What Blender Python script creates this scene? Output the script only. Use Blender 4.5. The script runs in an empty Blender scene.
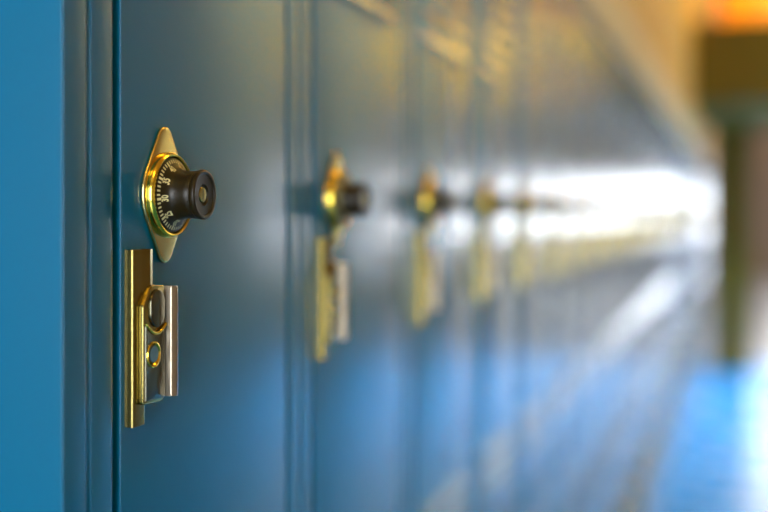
import bpy, bmesh, math, random
from mathutils import Vector, Matrix
random.seed(4)
C = bpy.context.scene.collection
PI = math.pi
EYE = 1.5
PITCH = .305            # width of one locker
Y0 = -.110              # near end of the row
N = 44                  # lockers along the row
TIERS = ((1.03, 1.94), (.12, 1.03))      # upper, lower tier (bottom, top)

# ------------------------------------------------------------------ materials
def mat(name, col, rough=.5, metal=0., coat=0., coat_rough=.1, spec=.5, bump=0., bscale=40., rvar=0., emis=None, estr=0., cvar=0.):
    m = bpy.data.materials.new(name); m.use_nodes = True
    nt = m.node_tree; b = nt.nodes['Principled BSDF']
    b.inputs['Base Color'].default_value = (*col, 1)
    b.inputs['Roughness'].default_value = rough
    b.inputs['Metallic'].default_value = metal
    b.inputs['Coat Weight'].default_value = coat
    b.inputs['Coat Roughness'].default_value = coat_rough
    b.inputs['Specular IOR Level'].default_value = spec
    if emis:
        b.inputs['Emission Color'].default_value = (*emis, 1)
        b.inputs['Emission Strength'].default_value = estr
    tc = nt.nodes.new('ShaderNodeTexCoord')
    if bump or rvar or cvar:
        n = nt.nodes.new('ShaderNodeTexNoise'); n.inputs['Scale'].default_value = bscale
        n.inputs['Detail'].default_value = 3
        nt.links.new(tc.outputs['Object'], n.inputs['Vector'])
        if bump:
            bp = nt.nodes.new('ShaderNodeBump'); bp.inputs['Strength'].default_value = bump
            bp.inputs['Distance'].default_value = .001
            nt.links.new(n.outputs['Fac'], bp.inputs['Height'])
            nt.links.new(bp.outputs['Normal'], b.inputs['Normal'])
        if rvar:
            mr = nt.nodes.new('ShaderNodeMapRange')
            mr.inputs['To Min'].default_value = rough - rvar
            mr.inputs['To Max'].default_value = rough + rvar
            nt.links.new(n.outputs['Fac'], mr.inputs['Value'])
            nt.links.new(mr.outputs['Result'], b.inputs['Roughness'])
        if cvar:
            mx = nt.nodes.new('ShaderNodeMix'); mx.data_type = 'RGBA'
            mx.inputs['A'].default_value = (*[c * (1 - cvar) for c in col], 1)
            mx.inputs['B'].default_value = (*[min(1, c * (1 + cvar)) for c in col], 1)
            nt.links.new(n.outputs['Fac'], mx.inputs['Factor'])
            nt.links.new(mx.outputs['Result'], b.inputs['Base Color'])
    return m

M = {}
M['paint'] = mat('blue_enamel', (.0, .135, .275), rough=.215, spec=.7, bump=.035, bscale=260, rvar=.02)
M['brass'] = mat('brass_plate', (.62, .49, .19), rough=.24, metal=1, bump=.05, bscale=180, rvar=.04)
M['gold'] = mat('polished_brass', (.80, .60, .08), rough=.16, metal=1, bump=.05, bscale=90, rvar=.04)
M['steel'] = mat('brassed_steel', (.30, .245, .08), rough=.24, metal=1, bump=.04, bscale=120, rvar=.04)
M['black'] = mat('black_dial', (.016, .011, .003), rough=.36, spec=.25, bump=.05, bscale=300)
M['mark'] = mat('dial_marks', (.60, .54, .26), rough=.5)
M['darkened'] = mat('tarnished_steel', (.12, .115, .08), rough=.20, metal=1, bump=.05, bscale=150, rvar=.06)  # base darkened for tarnish and for the dark surroundings it mirrors
M['lip'] = mat('lit_steel', (.40, .34, .26), rough=.33, metal=1, bump=.0, bscale=60, rvar=.02)  # paler copy of the latch steel, its lit side put into the colour
M['dado'] = mat('dark_blue_wall', (.01, .03, .06), rough=.6)
M['hole_disc'] = mat('bluish_disc', (.16, .30, .40), rough=.3, metal=.6)  # door blue given to the disc in the latch hole
M['dark'] = mat('slot_shade', (.01, .01, .01), rough=.6)
M['cream'] = mat('cream_fascia', (.72, .56, .30), rough=.45, cvar=.06, bscale=3)
M['ochre'] = mat('ochre_plaster', (.70, .37, .04), rough=.6, cvar=.1, bscale=2, bump=.1)
M['reveal'] = mat('grey_reveal', (.16, .13, .11), rough=.6)
M['olive'] = mat('olive_brown_wood', (.115, .080, .001), rough=.6, spec=.2, cvar=.2, bscale=4)
M['mauve'] = mat('mauve_brown_wall', (.32, .235, .18), rough=.6, cvar=.1, bscale=2)
M['wood'] = mat('warm_wood_panel', (.34, .23, .10), rough=.5, cvar=.2, bscale=3)
M['frame'] = mat('window_paint', (.30, .28, .25), rough=.5)
M['ceil'] = mat('ceiling_wood', (.42, .25, .09), rough=.55, cvar=.15, bscale=2)
M['sky'] = mat('daylit_pane', (.8, .9, 1), rough=.2, emis=(.84, .88, 1.0), estr=5.5)
M['skyback'] = mat('daylit_back_pane', (.9, .9, .9), rough=.2, emis=(.90, .95, 1.0), estr=25.0)
M['floor_glow'] = mat('floor_glow_pane', (.8, .9, 1), rough=.2, emis=(.45, .72, 1.0), estr=255.0)  # glow added to light the floor from an invented opening
M['high_glow'] = mat('high_glow_pane', (.8, .9, 1), rough=.2, emis=(.85, .92, 1.0), estr=22.0)  # glow of the added high pane at the far end
M['skyend'] = mat('daylit_door_pane', (.8, .9, 1), rough=.2, emis=(.88, .93, 1.0), estr=32.0)
M['lamp'] = mat('warm_lamp', (1, .8, .4), rough=.4, emis=(1.0, .66, .10), estr=26.0)
M['orange'] = mat('orange_lamp', (1, .5, .1), rough=.4, emis=(1.0, .27, .0), estr=1.3)

def floor_mat():
    m = mat('waxed_floor', (.30, .42, .60), rough=.27, spec=1.0, rvar=.04, bscale=4)
    nt = m.node_tree; b = nt.nodes['Principled BSDF']
    tc = nt.nodes.new('ShaderNodeTexCoord')
    br = nt.nodes.new('ShaderNodeTexBrick'); br.offset = 0
    br.inputs['Scale'].default_value = 1
    br.inputs['Brick Width'].default_value = .3; br.inputs['Row Height'].default_value = .3
    br.inputs['Mortar Size'].default_value = .002
    br.inputs['Color1'].default_value = (.01, .21, .46, 1)
    br.inputs['Color2'].default_value = (.014, .24, .51, 1)
    br.inputs['Mortar'].default_value = (.14, .16, .2, 1)
    nt.links.new(tc.outputs['Object'], br.inputs['Vector'])
    nt.links.new(br.outputs['Color'], b.inputs['Base Color'])
    return m
M['floor'] = floor_mat()
M['farfloor'] = mat('unlit_floor', (.17, .12, .10), rough=.35, cvar=.15, bscale=3)  # same floor in brown, standing for where the blue daylight ends

# ------------------------------------------------------------------ mesh helpers
def finish(bm, name, m, parent=None, loc=None, sharp=32):
    bmesh.ops.recalc_face_normals(bm, faces=bm.faces[:])
    lim = math.radians(sharp)
    for f in bm.faces: f.smooth = True
    for e in bm.edges:
        e.smooth = len(e.link_faces) == 2 and e.calc_face_angle(0) < lim
    me = bpy.data.meshes.new(name); bm.to_mesh(me); bm.free()
    me.materials.append(m)
    o = bpy.data.objects.new(name, me); C.objects.link(o)
    if parent: o.parent = parent
    if loc: o.location = loc
    return o

def box(bm, lo, hi, bev=0, seg=2):
    c = [(lo[i] + hi[i]) / 2 for i in range(3)]
    s = [hi[i] - lo[i] for i in range(3)]
    r = bmesh.ops.create_cube(bm, size=1, matrix=Matrix.Translation(c) @ Matrix.Diagonal((*s, 1)))
    if bev:
        es = list({e for v in r['verts'] for e in v.link_edges})
        bmesh.ops.bevel(bm, geom=es, offset=bev, segments=seg, affect='EDGES', profile=.5)

def rounded(pts, seg=5):
    """pts: (a, b, radius) -> outline with rounded corners"""
    out = []; n = len(pts)
    for i in range(n):
        p = Vector(pts[i][:2]); r = pts[i][2] if len(pts[i]) > 2 else 0
        if r <= 0: out.append(p); continue
        a = Vector(pts[i - 1][:2]) - p; b = Vector(pts[(i + 1) % n][:2]) - p
        ang = a.angle(b); d = min(r / math.tan(ang / 2), a.length * .49, b.length * .49)
        p0 = p + a.normalized() * d; p1 = p + b.normalized() * d
        for k in range(seg + 1):
            t = k / seg
            out.append((1 - t) ** 2 * p0 + 2 * t * (1 - t) * p + t * t * p1)
    return out

def prism(bm, pts, axis, lo, hi):
    """extrude an outline along an axis; pts given in the other two axes"""
    def co(p, w):
        if axis == 'z': return (p[0], p[1], w)      # (x, y)
        if axis == 'y': return (p[0], w, p[1])      # (x, z)
        return (w, p[0], p[1])                      # (y, z)
    a = [bm.verts.new(co(p, lo)) for p in pts]; b = [bm.verts.new(co(p, hi)) for p in pts]
    bm.faces.new(a); bm.faces.new(b[::-1])
    n = len(pts)
    for i in range(n):
        bm.faces.new((a[i], b[i], b[(i + 1) % n], a[(i + 1) % n]))

def lathe(bm, prof, seg=96):
    """profile (r, h) turned about the +X axis"""
    rings = []
    for r, h in prof:
        if r < 1e-6: rings.append([bm.verts.new((h, 0, 0))])
        else: rings.append([bm.verts.new((h, r * math.cos(2 * PI * k / seg), r * math.sin(2 * PI * k / seg))) for k in range(seg)])
    for a, b in zip(rings, rings[1:]):
        for k in range(seg):
            k2 = (k + 1) % seg
            if len(a) == 1 and len(b) == 1: continue
            if len(a) == 1: bm.faces.new((a[0], b[k], b[k2]))
            elif len(b) == 1: bm.faces.new((a[k], b[0], a[k2]))
            else: bm.faces.new((a[k], b[k], b[k2], a[k2]))

def plate(name, outlines, h0, thick, bev, m, parent, loc=(0, 0, 0)):
    """flat plate with rounded edges (and holes) facing +X; outlines in (y, z)"""
    cu = bpy.data.curves.new(name, 'CURVE'); cu.dimensions = '2D'; cu.fill_mode = 'BOTH'
    cu.extrude = thick / 2 - bev; cu.bevel_depth = bev; cu.bevel_resolution = 3; cu.offset = -bev
    for pts in outlines:
        s = cu.splines.new('POLY'); s.points.add(len(pts) - 1); s.use_cyclic_u = True
        for q, p in zip(s.points, pts): q.co = (p[0], p[1], 0, 1)
    t = bpy.data.objects.new('tmp', cu); C.objects.link(t)
    dg = bpy.context.evaluated_depsgraph_get()
    me = bpy.data.meshes.new_from_object(t.evaluated_get(dg))
    bpy.data.objects.remove(t); bpy.data.curves.remove(cu)
    # curve x -> y, curve y -> z, curve z -> x
    me.transform(Matrix(((0, 0, 1, h0 + thick / 2), (1, 0, 0, 0), (0, 1, 0, 0), (0, 0, 0, 1))))
    bm = bmesh.new(); bm.from_mesh(me); bpy.data.meshes.remove(me)
    bmesh.ops.remove_doubles(bm, verts=bm.verts[:], dist=1e-6)
    return finish(bm, name, m, parent, loc)

def circ(cx, cy, r, n=40, a0=0, a1=2 * PI):
    return [(cx + r * math.cos(a0 + (a1 - a0) * k / n), cy + r * math.sin(a0 + (a1 - a0) * k / n)) for k in range(n)]

def hull(points):
    P = sorted(set((round(x, 7), round(y, 7)) for x, y in points))
    def half(ps):
        h = []
        for p in ps:
            while len(h) > 1 and (h[-1][0] - h[-2][0]) * (p[1] - h[-2][1]) - (h[-1][1] - h[-2][1]) * (p[0] - h[-2][0]) <= 0: h.pop()
            h.append(p)
        return h
    a = half(P); b = half(P[::-1])
    return a[:-1] + b[:-1]

def tag(o, label, cat, group=None):
    o['label'] = label; o['category'] = cat
    if group: o['group'] = group
    return o

def struct(name, m, lo, hi, bev=0):
    bm = bmesh.new(); box(bm, lo, hi, bev)
    o = finish(bm, name, m); o['kind'] = 'structure'; return o

# ------------------------------------------------------------------ one locker
# local frame: origin at the locker's near front bottom corner; +Y along the row, +X out of the door
H = TIERS[0][1] - TIERS[0][0]
DOOR0, DOOR1 = .0575, .3015
DIAL_Y = -Y0                           # dial axis, from locker's corner
DIAL_Z = EYE + .0108 - TIERS[0][0]

def make_locker():
    root = bpy.data.objects.new('locker', None); C.objects.link(root)
    root.empty_display_size = .1
    # body: carcass with the two rolled vertical strips of its post
    bm = bmesh.new()
    r = .0016
    pts = rounded([(-.38, .0002, 0), (-.0, .0002, .0004), (0, .0232, r), (-.008, .0232, 0), (-.008, .0262, 0), (0, .0262, .0004),
                   (0, .0490, r), (-.016, .0490, 0), (-.016, .3035, 0), (-.008, .3035, 0), (-.008, .3048, 0), (-.38, .3048, 0)], 4)
    prism(bm, pts, 'z', .0004, H - .0004)
    box(bm, (-.016, .0488, H - .018), (-.0012, .3048, H - .0004), .001)
    box(bm, (-.016, .0488, .0004), (-.0012, .3048, .018), .001)
    finish(bm, 'body', M['paint'], root)
    # door leaf with pressed louvres
    bm = bmesh.new()
    z0, z1 = .021, H - .021
    pts = rounded([(-.014, DOOR0, 0), (0, DOOR0, .0006), (0, DOOR1, .0022), (-.014, DOOR1, 0)], 5)
    prism(bm, pts, 'z', z0, z1)
    def louver(zb):
        prof = rounded([(-.001, zb + .015, 0), (.0004, zb + .014, .002), (.0050, zb + .004, .003), (.0046, zb, .0014), (.0034, zb, 0), (.0028, zb + .003, 0), (-.001, zb + .003, 0)], 4)
        prism(bm, prof, 'y', .0795, .2795)
    for k in range(6): louver(EYE + .187 + k * .027 - TIERS[0][0])
    for k in range(3): louver(.075 + k * .025)
    finish(bm, 'door', M['paint'], root)
    # ---------------- combination lock
    lp = (0, DIAL_Y - .0035, DIAL_Z - .001)
    pl = plate('combination_lock', [hull(circ(-.0008, 0, .0270, 80) + circ(-.0012, .0330, .0085, 30) + circ(-.0012, -.0330, .0085, 30))], .0, .0030, .0013, M['brass'], root, lp)
    bm = bmesh.new()
    lathe(bm, [(.0262, .003), (.0262, .0046), (.0260, .0060), (.0254, .0072), (.0246, .0080), (.0237, .0078), (.0231, .0068), (.0229, .0050), (.0228, .0030)])
    finish(bm, 'lock_ring', M['gold'], pl)
    bm = bmesh.new()
    lathe(bm, [(.0225, .003), (.0225, .0068), (.0222, .0074), (.0216, .0076), (.0190, .0088), (.0170, .0102), (.0156, .0120), (.0148, .0140),
               (.0144, .0165), (.0143, .0200), (.0145, .0238), (.0142, .0241), (.0142, .0245), (.0147, .0249), (.0151, .0262), (.0151, .0278), (.0147, .0285),
               (.0138, .0287), (.0128, .0284), (.0125, .0277), (.0066, .0275), (.0060, .0262), (.0, .0262)])
    kn = finish(bm, 'dial_knob', M['black'], pl, sharp=50)
    # white graduation marks and numbers, lying on the conical dial
    bm = bmesh.new()
    def on_dial(rad, rise=.00012):
        seg = [(.0216, .0076), (.0190, .0088), (.0170, .0102), (.0156, .0120)]
        for (r0, h0), (r1, h1) in zip(seg, seg[1:]):
            if rad >= r1: return h0 + (h1 - h0) * (r0 - rad) / (r0 - r1) + rise
        return seg[-1][1] + rise
    def put(rad, ang, tang):             # clockwise angle from the top, as seen from the front
        s, c = math.sin(ang), math.cos(ang)
        # seen from +X looking back, +Y is on the right
        return (on_dial(rad), rad * s + tang * c, rad * c - tang * s)
    for k in range(50):
        a = math.radians(46 + 7.2 * k); long = k % 5 == 0
        ri, w = (.0188, .00075) if long else (.0194, .00055)
        steps = [.0215, .0205, .0197, ri]
        va = [bm.verts.new(put(q, a, -w)) for q in steps]; vb = [bm.verts.new(put(q, a, w)) for q in steps]
        for i in range(3): bm.faces.new((va[i], va[i + 1], vb[i + 1], vb[i]))
    for k in range(0, 50, 5):
        fc = bpy.data.curves.new('n', 'FONT'); fc.body = str(k); fc.align_x = 'CENTER'; fc.size = .0042; fc.resolution_u = 3
        fc.offset = .00012
        t = bpy.data.objects.new('n', fc); C.objects.link(t)
        me = bpy.data.meshes.new_from_object(t.evaluated_get(bpy.context.evaluated_depsgraph_get()))
        bpy.data.objects.remove(t); bpy.data.curves.remove(fc)
        a = math.radians(46 + 7.2 * k)
        nb = len(bm.verts)
        bm.from_mesh(me); bm.verts.ensure_lookup_table()
        for v in bm.verts[nb:]:
            x, y = v.co.x, v.co.y
            v.co = put(.0157 + y, a, x)
        bpy.data.meshes.remove(me)
    finish(bm, 'dial_markings', M['mark'], pl)
    bm = bmesh.new()
    lathe(bm, [(.0, .0255), (.0047, .0255), (.0047, .0266), (.0043, .0270), (.0030, .0271), (.0, .0271)], 48)
    kc = finish(bm, 'key_cylinder', M['steel'], pl)
    bm = bmesh.new(); box(bm, (.0268, -.0004, -.0030), (.02725, .0004, .0030), .0002)  # solid black slip painted for the shade inside the key slot
    finish(bm, 'keyhole', M['dark'], pl)
    # ---------------- lift latch below it
    lz = EYE - TIERS[0][0]
    bm = bmesh.new()     # back channel, open at the top
    prof = rounded([(.0, -.0485, 0), (.0056, -.0485, .0012), (.0066, -.0400, .003), (.0084, -.0340, .003), (.0074, -.0292, .0012), (.0, -.0278, 0),
                    (.0, -.0296, 0), (.0062, -.0308, .001), (.0070, -.0338, .0015), (.0052, -.0398, .002), (.0044, -.0468, .001), (.0, -.0472, 0)], 4)
    prism(bm, prof, 'z', -.1080, -.0222)
    low = rounded([(.0, -.0485, 0), (.0056, -.0485, .0012), (.0064, -.0360, .0015), (.0, -.0350, 0)], 4)
    prism(bm, low, 'z', -.1238, -.1081)
    lt = finish(bm, 'latch', M['steel'], root, (0, DIAL_Y, lz))
    # lever plate with a cut upper corner and a round hole
    out = rounded([(-.0440, -.1115, .002), (-.0440, -.0545, .004), (-.0350, -.0430, .004), (-.0195, -.0440, .002), (-.0195, -.1125, .004)], 6)
    plate('lever_plate', [out, circ(-.0345, -.0835, .0056, 36)[::-1]], .0062, .0036, .0009, M['steel'], lt)
    # raised finger tab above, dark polished
    out = hull(circ(-.0295, -.0540, .0082, 30) + circ(-.0295, -.0600, .0082, 30))
    plate('finger_tab', [out], .0092, .0022, .0009, M['darkened'], lt)
    # second layer with concave upper rim
    arc = [(-.0430 + .0225 * t, -.0655 - .0052 * math.sin(PI * min(1, t * 1.0)) * 1.0 - .0015 * t) for t in [i / 14 for i in range(15)]]
    out = [(-.0430, -.1095)] + arc + rounded([(-.0205, -.1105, 0)], 3)
    plate('cover_plate', [out, circ(-.0345, -.0835, .0062, 36)[::-1]], .0090, .0020, .0008, M['darkened'], lt)
    bm = bmesh.new()     # bright rolled rim along the concave upper edge
    rings = []
    for y, z in arc:
        rings.append([bm.verts.new((.0110 + .0011 * math.cos(q * PI / 4), y, z + .0011 * math.sin(q * PI / 4))) for q in range(8)])
    for a, b in zip(rings, rings[1:]):
        for q in range(8): bm.faces.new((a[q], b[q], b[(q + 1) % 8], a[(q + 1) % 8]))
    bm.faces.new(rings[0]); bm.faces.new(rings[-1][::-1])
    finish(bm, 'curved_rim', M['gold'], lt, sharp=60)
    bm = bmesh.new()     # golden countersunk rim round the hole
    lathe(bm, [(.0070, .0085), (.0078, .0108), (.0076, .0114), (.0070, .0116), (.0056, .0102), (.0048, .0090), (.0, .0090)], 40)
    for v in bm.verts: v.co.y -= .0345; v.co.z -= .0835
    finish(bm, 'hole_rim', M['gold'], lt)
    bm = bmesh.new()  # added disc standing for the blue seen inside the hole
    lathe(bm, [(.0050, .0088), (.0050, .0104), (.0046, .0108), (.0, .0109)], 32)
    for v in bm.verts: v.co.y -= .0330; v.co.z -= .0832
    finish(bm, 'hole_disc', M['hole_disc'], lt)
    # pull lip standing out from the door
    bm = bmesh.new()
    prof = rounded([(.0068, -.0200, 0), (.0145, -.0200, .0016), (.0168, -.0176, .0016), (.0168, -.0152, .0014), (.0135, -.0148, .002), (.0125, -.0168, .002), (.0068, -.0172, 0)], 4)
    prism(bm, prof, 'z', -.1098, -.0445)
    tips = [e for e in bm.edges if abs(e.verts[0].co.z - e.verts[1].co.z) < 1e-6 and min(e.verts[0].co.x, e.verts[1].co.x) > .011]
    bmesh.ops.bevel(bm, geom=tips, offset=.0009, segments=2, affect='EDGES')
    finish(bm, 'pull_lip', M['lip'], lt, sharp=40)
    return root

def tree(o): return [(c, tree(c)) for c in o.children]
def copy_tree(o, kids, parent=None):
    c = o.copy(); C.objects.link(c)
    if parent: c.parent = parent
    for k, kk in kids: copy_tree(k, kk, c)
    return c

ORD = ['first', 'second', 'third', 'fourth', 'fifth', 'sixth', 'seventh', 'eighth']
proto = make_locker()
kids = tree(proto)
for t, (zb, zt) in enumerate(TIERS):
    for n in range(N):
        o = proto if (t == 0 and n == 0) else copy_tree(proto, kids)
        o.location = (0, Y0 + n * PITCH, zb)
        if t == 0:
            if n == 0: lab = 'blue upper locker nearest the camera, its brass combination dial in sharp focus'
            elif n == 1: lab = 'blue upper locker with the second, slightly blurred dial and latch from the left'
            elif n < 6: lab = f'blurred blue upper locker carrying the {ORD[n]} brass dial from the left'
            else: lab = 'heavily blurred upper locker far down the row beyond the sixth brass dial'
            tag(o, lab, 'locker', 'upper-tier blue lockers along the hallway')
        else:
            if n < 6: lab = f'blue lower-tier locker directly beneath the {ORD[n]} upper locker from the left'
            else: lab = 'blurred lower-tier blue locker far down the row, louvred and catching pale daylight'
            tag(o, lab, 'locker', 'lower-tier blue lockers along the hallway')

YE = Y0 + N * PITCH          # far end of the row
# ------------------------------------------------------------------ the hallway
XW, YB, YF, ZC = 3.2, -5.0, 26.0, 4.2
struct('floor', M['floor'], (-.6, YB, -.1), (XW + .2, 11.0, 0))
struct('floor', M['farfloor'], (-.6, 11.0, -.1), (XW + .2, YF + .2, 0))
WX0, WX1, WY0, WY1, WZ = 1.75, 3.05, 7.2, 10.8, ZC + 1.5      # unseen light shaft added above to brighten the floor
bm = bmesh.new()
box(bm, (-.6, YB, ZC), (WX0, YF + .2, ZC + .1)); box(bm, (WX1, YB, ZC), (XW + .2, YF + .2, ZC + .1))
box(bm, (WX0, YB, ZC), (WX1, WY0, ZC + .1)); box(bm, (WX0, WY1, ZC), (WX1, YF + .2, ZC + .1))
o = finish(bm, 'ceiling', M['ceil']); o['kind'] = 'structure'
bm = bmesh.new(); za, zb = ZC + .1, WZ
box(bm, (WX0 - .05, WY0 - .05, za), (WX0, WY1 + .05, zb)); box(bm, (WX1, WY0 - .05, za), (WX1 + .05, WY1 + .05, zb))
box(bm, (WX0, WY0 - .05, za), (WX1, WY0, zb)); box(bm, (WX0, WY1, za), (WX1, WY1 + .05, zb))
o = finish(bm, 'trim_7', M['wood']); o['kind'] = 'structure'  # added shaft sides keep the glow off the hallway walls
struct('wall_left', M['dado'], (-.6, YB, 0), (-.385, YF + .2, ZC))
struct('trim_1', M['paint'], (-.37, Y0, 0), (-.03, YE, .1195))           # plinth under the row
struct('trim_2', M['reveal'], (-.384, Y0, 1.9405), (-.006, YE, 1.968))  # thin grey trim strip above the lockers
struct('trim_3', M['cream'], (-.384, Y0, 1.9685), (.002, YE, 2.13), .002)
struct('trim_4', M['ochre'], (-.384, Y0, 2.1305), (-.004, YE, ZC - .001))
struct('wall_back', M['wood'], (-.384, YB - .1, 0), (XW, YB, ZC - .001))
struct('wall_front', M['mauve'], (-.384, YF, 0), (XW, YF + .1, ZC - .001))

# right wall with windows
WIN = [(9.3 + k * 2.1, 9.3 + k * 2.1 + 1.7) for k in range(8)]
ZS, ZT = .85, 2.05
def wall_right():
    bm = bmesh.new()
    box(bm, (XW, YB, 0), (XW + .2, YF, ZS)); box(bm, (XW, YB, ZT), (XW + .2, YF, ZC - .001))
    prev = YB
    for a, b in WIN:
        box(bm, (XW, prev, ZS), (XW + .2, a, ZT)); prev = b
    box(bm, (XW, prev, ZS), (XW + .2, YF, ZT))
    o = finish(bm, 'wall_right', M['wood']); o['kind'] = 'structure'
wall_right()
def window(n, axis, a, b, z0, z1, at, pm, cols=2, door=False):
    root = bpy.data.objects.new(f"{'door' if door else 'window'}_{n}", None); C.objects.link(root); root['kind'] = 'structure'
    bm = bmesh.new(); t = .045; d0, d1 = at, at + .07
    def bx(u0, u1, w0, w1):
        box(bm, (d0, u0, w0) if axis == 'x' else (u0, d0, w0), (d1, u1, w1) if axis == 'x' else (u1, d1, w1), .003)
    bx(a, a + t, z0, z1); bx(b - t, b, z0, z1); bx(a + t, b - t, z0, z0 + t); bx(a + t, b - t, z1 - t, z1)
    for k in range(1, cols):
        c = a + (b - a) * k / cols; bx(c - t / 2, c + t / 2, z0 + t, z1 - t)
    finish(bm, 'window_frame', M['frame'], root)
    bm = bmesh.new(); e0, e1 = at + .03, at + .04
    box(bm, (e0, a + .02, z0 + .02) if axis == 'x' else (a + .02, e0, z0 + .02), (e1, b - .02, z1 - .02) if axis == 'x' else (b - .02, e1, z1 - .02))
    finish(bm, 'window_pane', pm, root)
for k, (a, b) in enumerate(WIN): window(k + 1, 'x', a + .002, b - .002, ZS + .002, ZT - .002, XW + .08, M['sky'])
window(10, 'y', 1.36, 3.1, .88, 2.2, YF - .085, M['skyend'], 3)
window(12, 'y', .3, 3.1, 3.42, 4.15, YF - .085, M['high_glow'], 3)  # pane added out of sight behind the header for pale floor streaks
window(11, 'y', -.36, 1.5, .25, 3.1, YB + .012, M['skyback'], 3)

# glowing panes on top of the added shaft, lighting the floor
for k in range(3):
    root = bpy.data.objects.new('window_%d' % (13 + k), None); C.objects.link(root); root['kind'] = 'structure'
    a = WY0 + k * (WY1 - WY0) / 3; b = a + (WY1 - WY0) / 3
    bm = bmesh.new()
    for lo, hi in (((WX0, a, WZ - .1), (WX0 + .05, b, WZ)), ((WX1 - .05, a, WZ - .1), (WX1, b, WZ)),
                   ((WX0 + .05, a, WZ - .1), (WX1 - .05, a + .03, WZ)), ((WX0 + .05, b - .03, WZ - .1), (WX1 - .05, b, WZ))): box(bm, lo, hi, .004)
    finish(bm, 'window_frame', M['frame'], root)
    bm = bmesh.new(); box(bm, (WX0 + .051, a + .031, WZ - .05), (WX1 - .051, b - .031, WZ - .04))
    finish(bm, 'window_pane', M['floor_glow'], root)

YC = 10.26
# post and header at the far end of the lockers
bm = bmesh.new(); box(bm, (.15, YC + .03, 0), (.42, YC + .30, 2.28), .01)
box(bm, (.12, YC + .0, 0), (.45, YC + .33, .12), .008)
box(bm, (.12, YC + .0, 2.20), (.45, YC + .33, 2.2795), .008)
post = finish(bm, 'column', M['olive'])
tag(post, 'dark olive-brown square post standing beside the far end of the lockers', 'column')
struct('trim_6', M['olive'], (.003, YC - 2.4, 2.2805), (1.0, YC + .30, 2.88))

# warm lamps
def lamp(x, y, z, m, r=.16, label=''):
    root = bpy.data.objects.new('ceiling_lamp', None); C.objects.link(root); root.location = (x, y, z)
    bm = bmesh.new()
    bmesh.ops.create_uvsphere(bm, u_segments=24, v_segments=14, radius=r)
    finish(bm, 'lamp_globe', m, root)
    bm = bmesh.new()
    bmesh.ops.create_cone(bm, cap_ends=True, segments=16, radius1=.012, radius2=.012, depth=ZC - z - r, matrix=Matrix.Translation((0, 0, r + (ZC - z - r) / 2)))
    bmesh.ops.create_cone(bm, cap_ends=True, segments=20, radius1=.07, radius2=.05, depth=.05, matrix=Matrix.Translation((0, 0, r + .01)))
    finish(bm, 'lamp_rod', M['olive'], root)
    tag(root, label, 'lamp')
for y, w in ((-1.6, 'behind the viewpoint'), (1.6, 'over the nearest lockers'), (4.8, 'over the middle lockers'), (8.0, 'over the far lockers'), (13.5, 'beyond the dark header'), (18.5, 'at the far end of the hallway')):
    lamp(.85, y, 3.82, M['lamp'], .26, 'round warm ceiling globe lamp hanging ' + w)
for y, w in ((12.5, 'just past the dark header'), (17.0, 'far beyond the dark header')):  # unseen extra lamps added to warm the upper right wall
    lamp(2.6, y, 3.5, M['lamp'], .17, 'unseen globe lamp added to warm the window wall ' + w)
lamp(.62, YC + .9, 3.5, M['orange'], .48, 'glowing orange ceiling globe above the dark header at the far end')

# ------------------------------------------------------------------ camera
cam = bpy.data.cameras.new('camera'); co = bpy.data.objects.new('camera', cam); C.objects.link(co)
co.location = (.335, -.6134, EYE); co.rotation_euler = (PI / 2, 0, math.radians(17.6))
cam.sensor_width = 36; cam.lens = 1118 * 36 / 768; cam.shift_y = -45 / 768
cam.clip_start = .05; cam.clip_end = 100
cam.dof.use_dof = True; cam.dof.focus_distance = .667; cam.dof.aperture_fstop = 2.1
bpy.context.scene.camera = co

w = bpy.data.worlds.new('world'); bpy.context.scene.world = w; w.use_nodes = True
w.node_tree.nodes['Background'].inputs['Color'].default_value = (.6, .75, 1, 1)
w.node_tree.nodes['Background'].inputs['Strength'].default_value = .3
s = bpy.context.scene
s.view_settings.view_transform = 'Standard'; s.view_settings.look = 'None'
s.view_settings.exposure = -.45; s.view_settings.gamma = 1
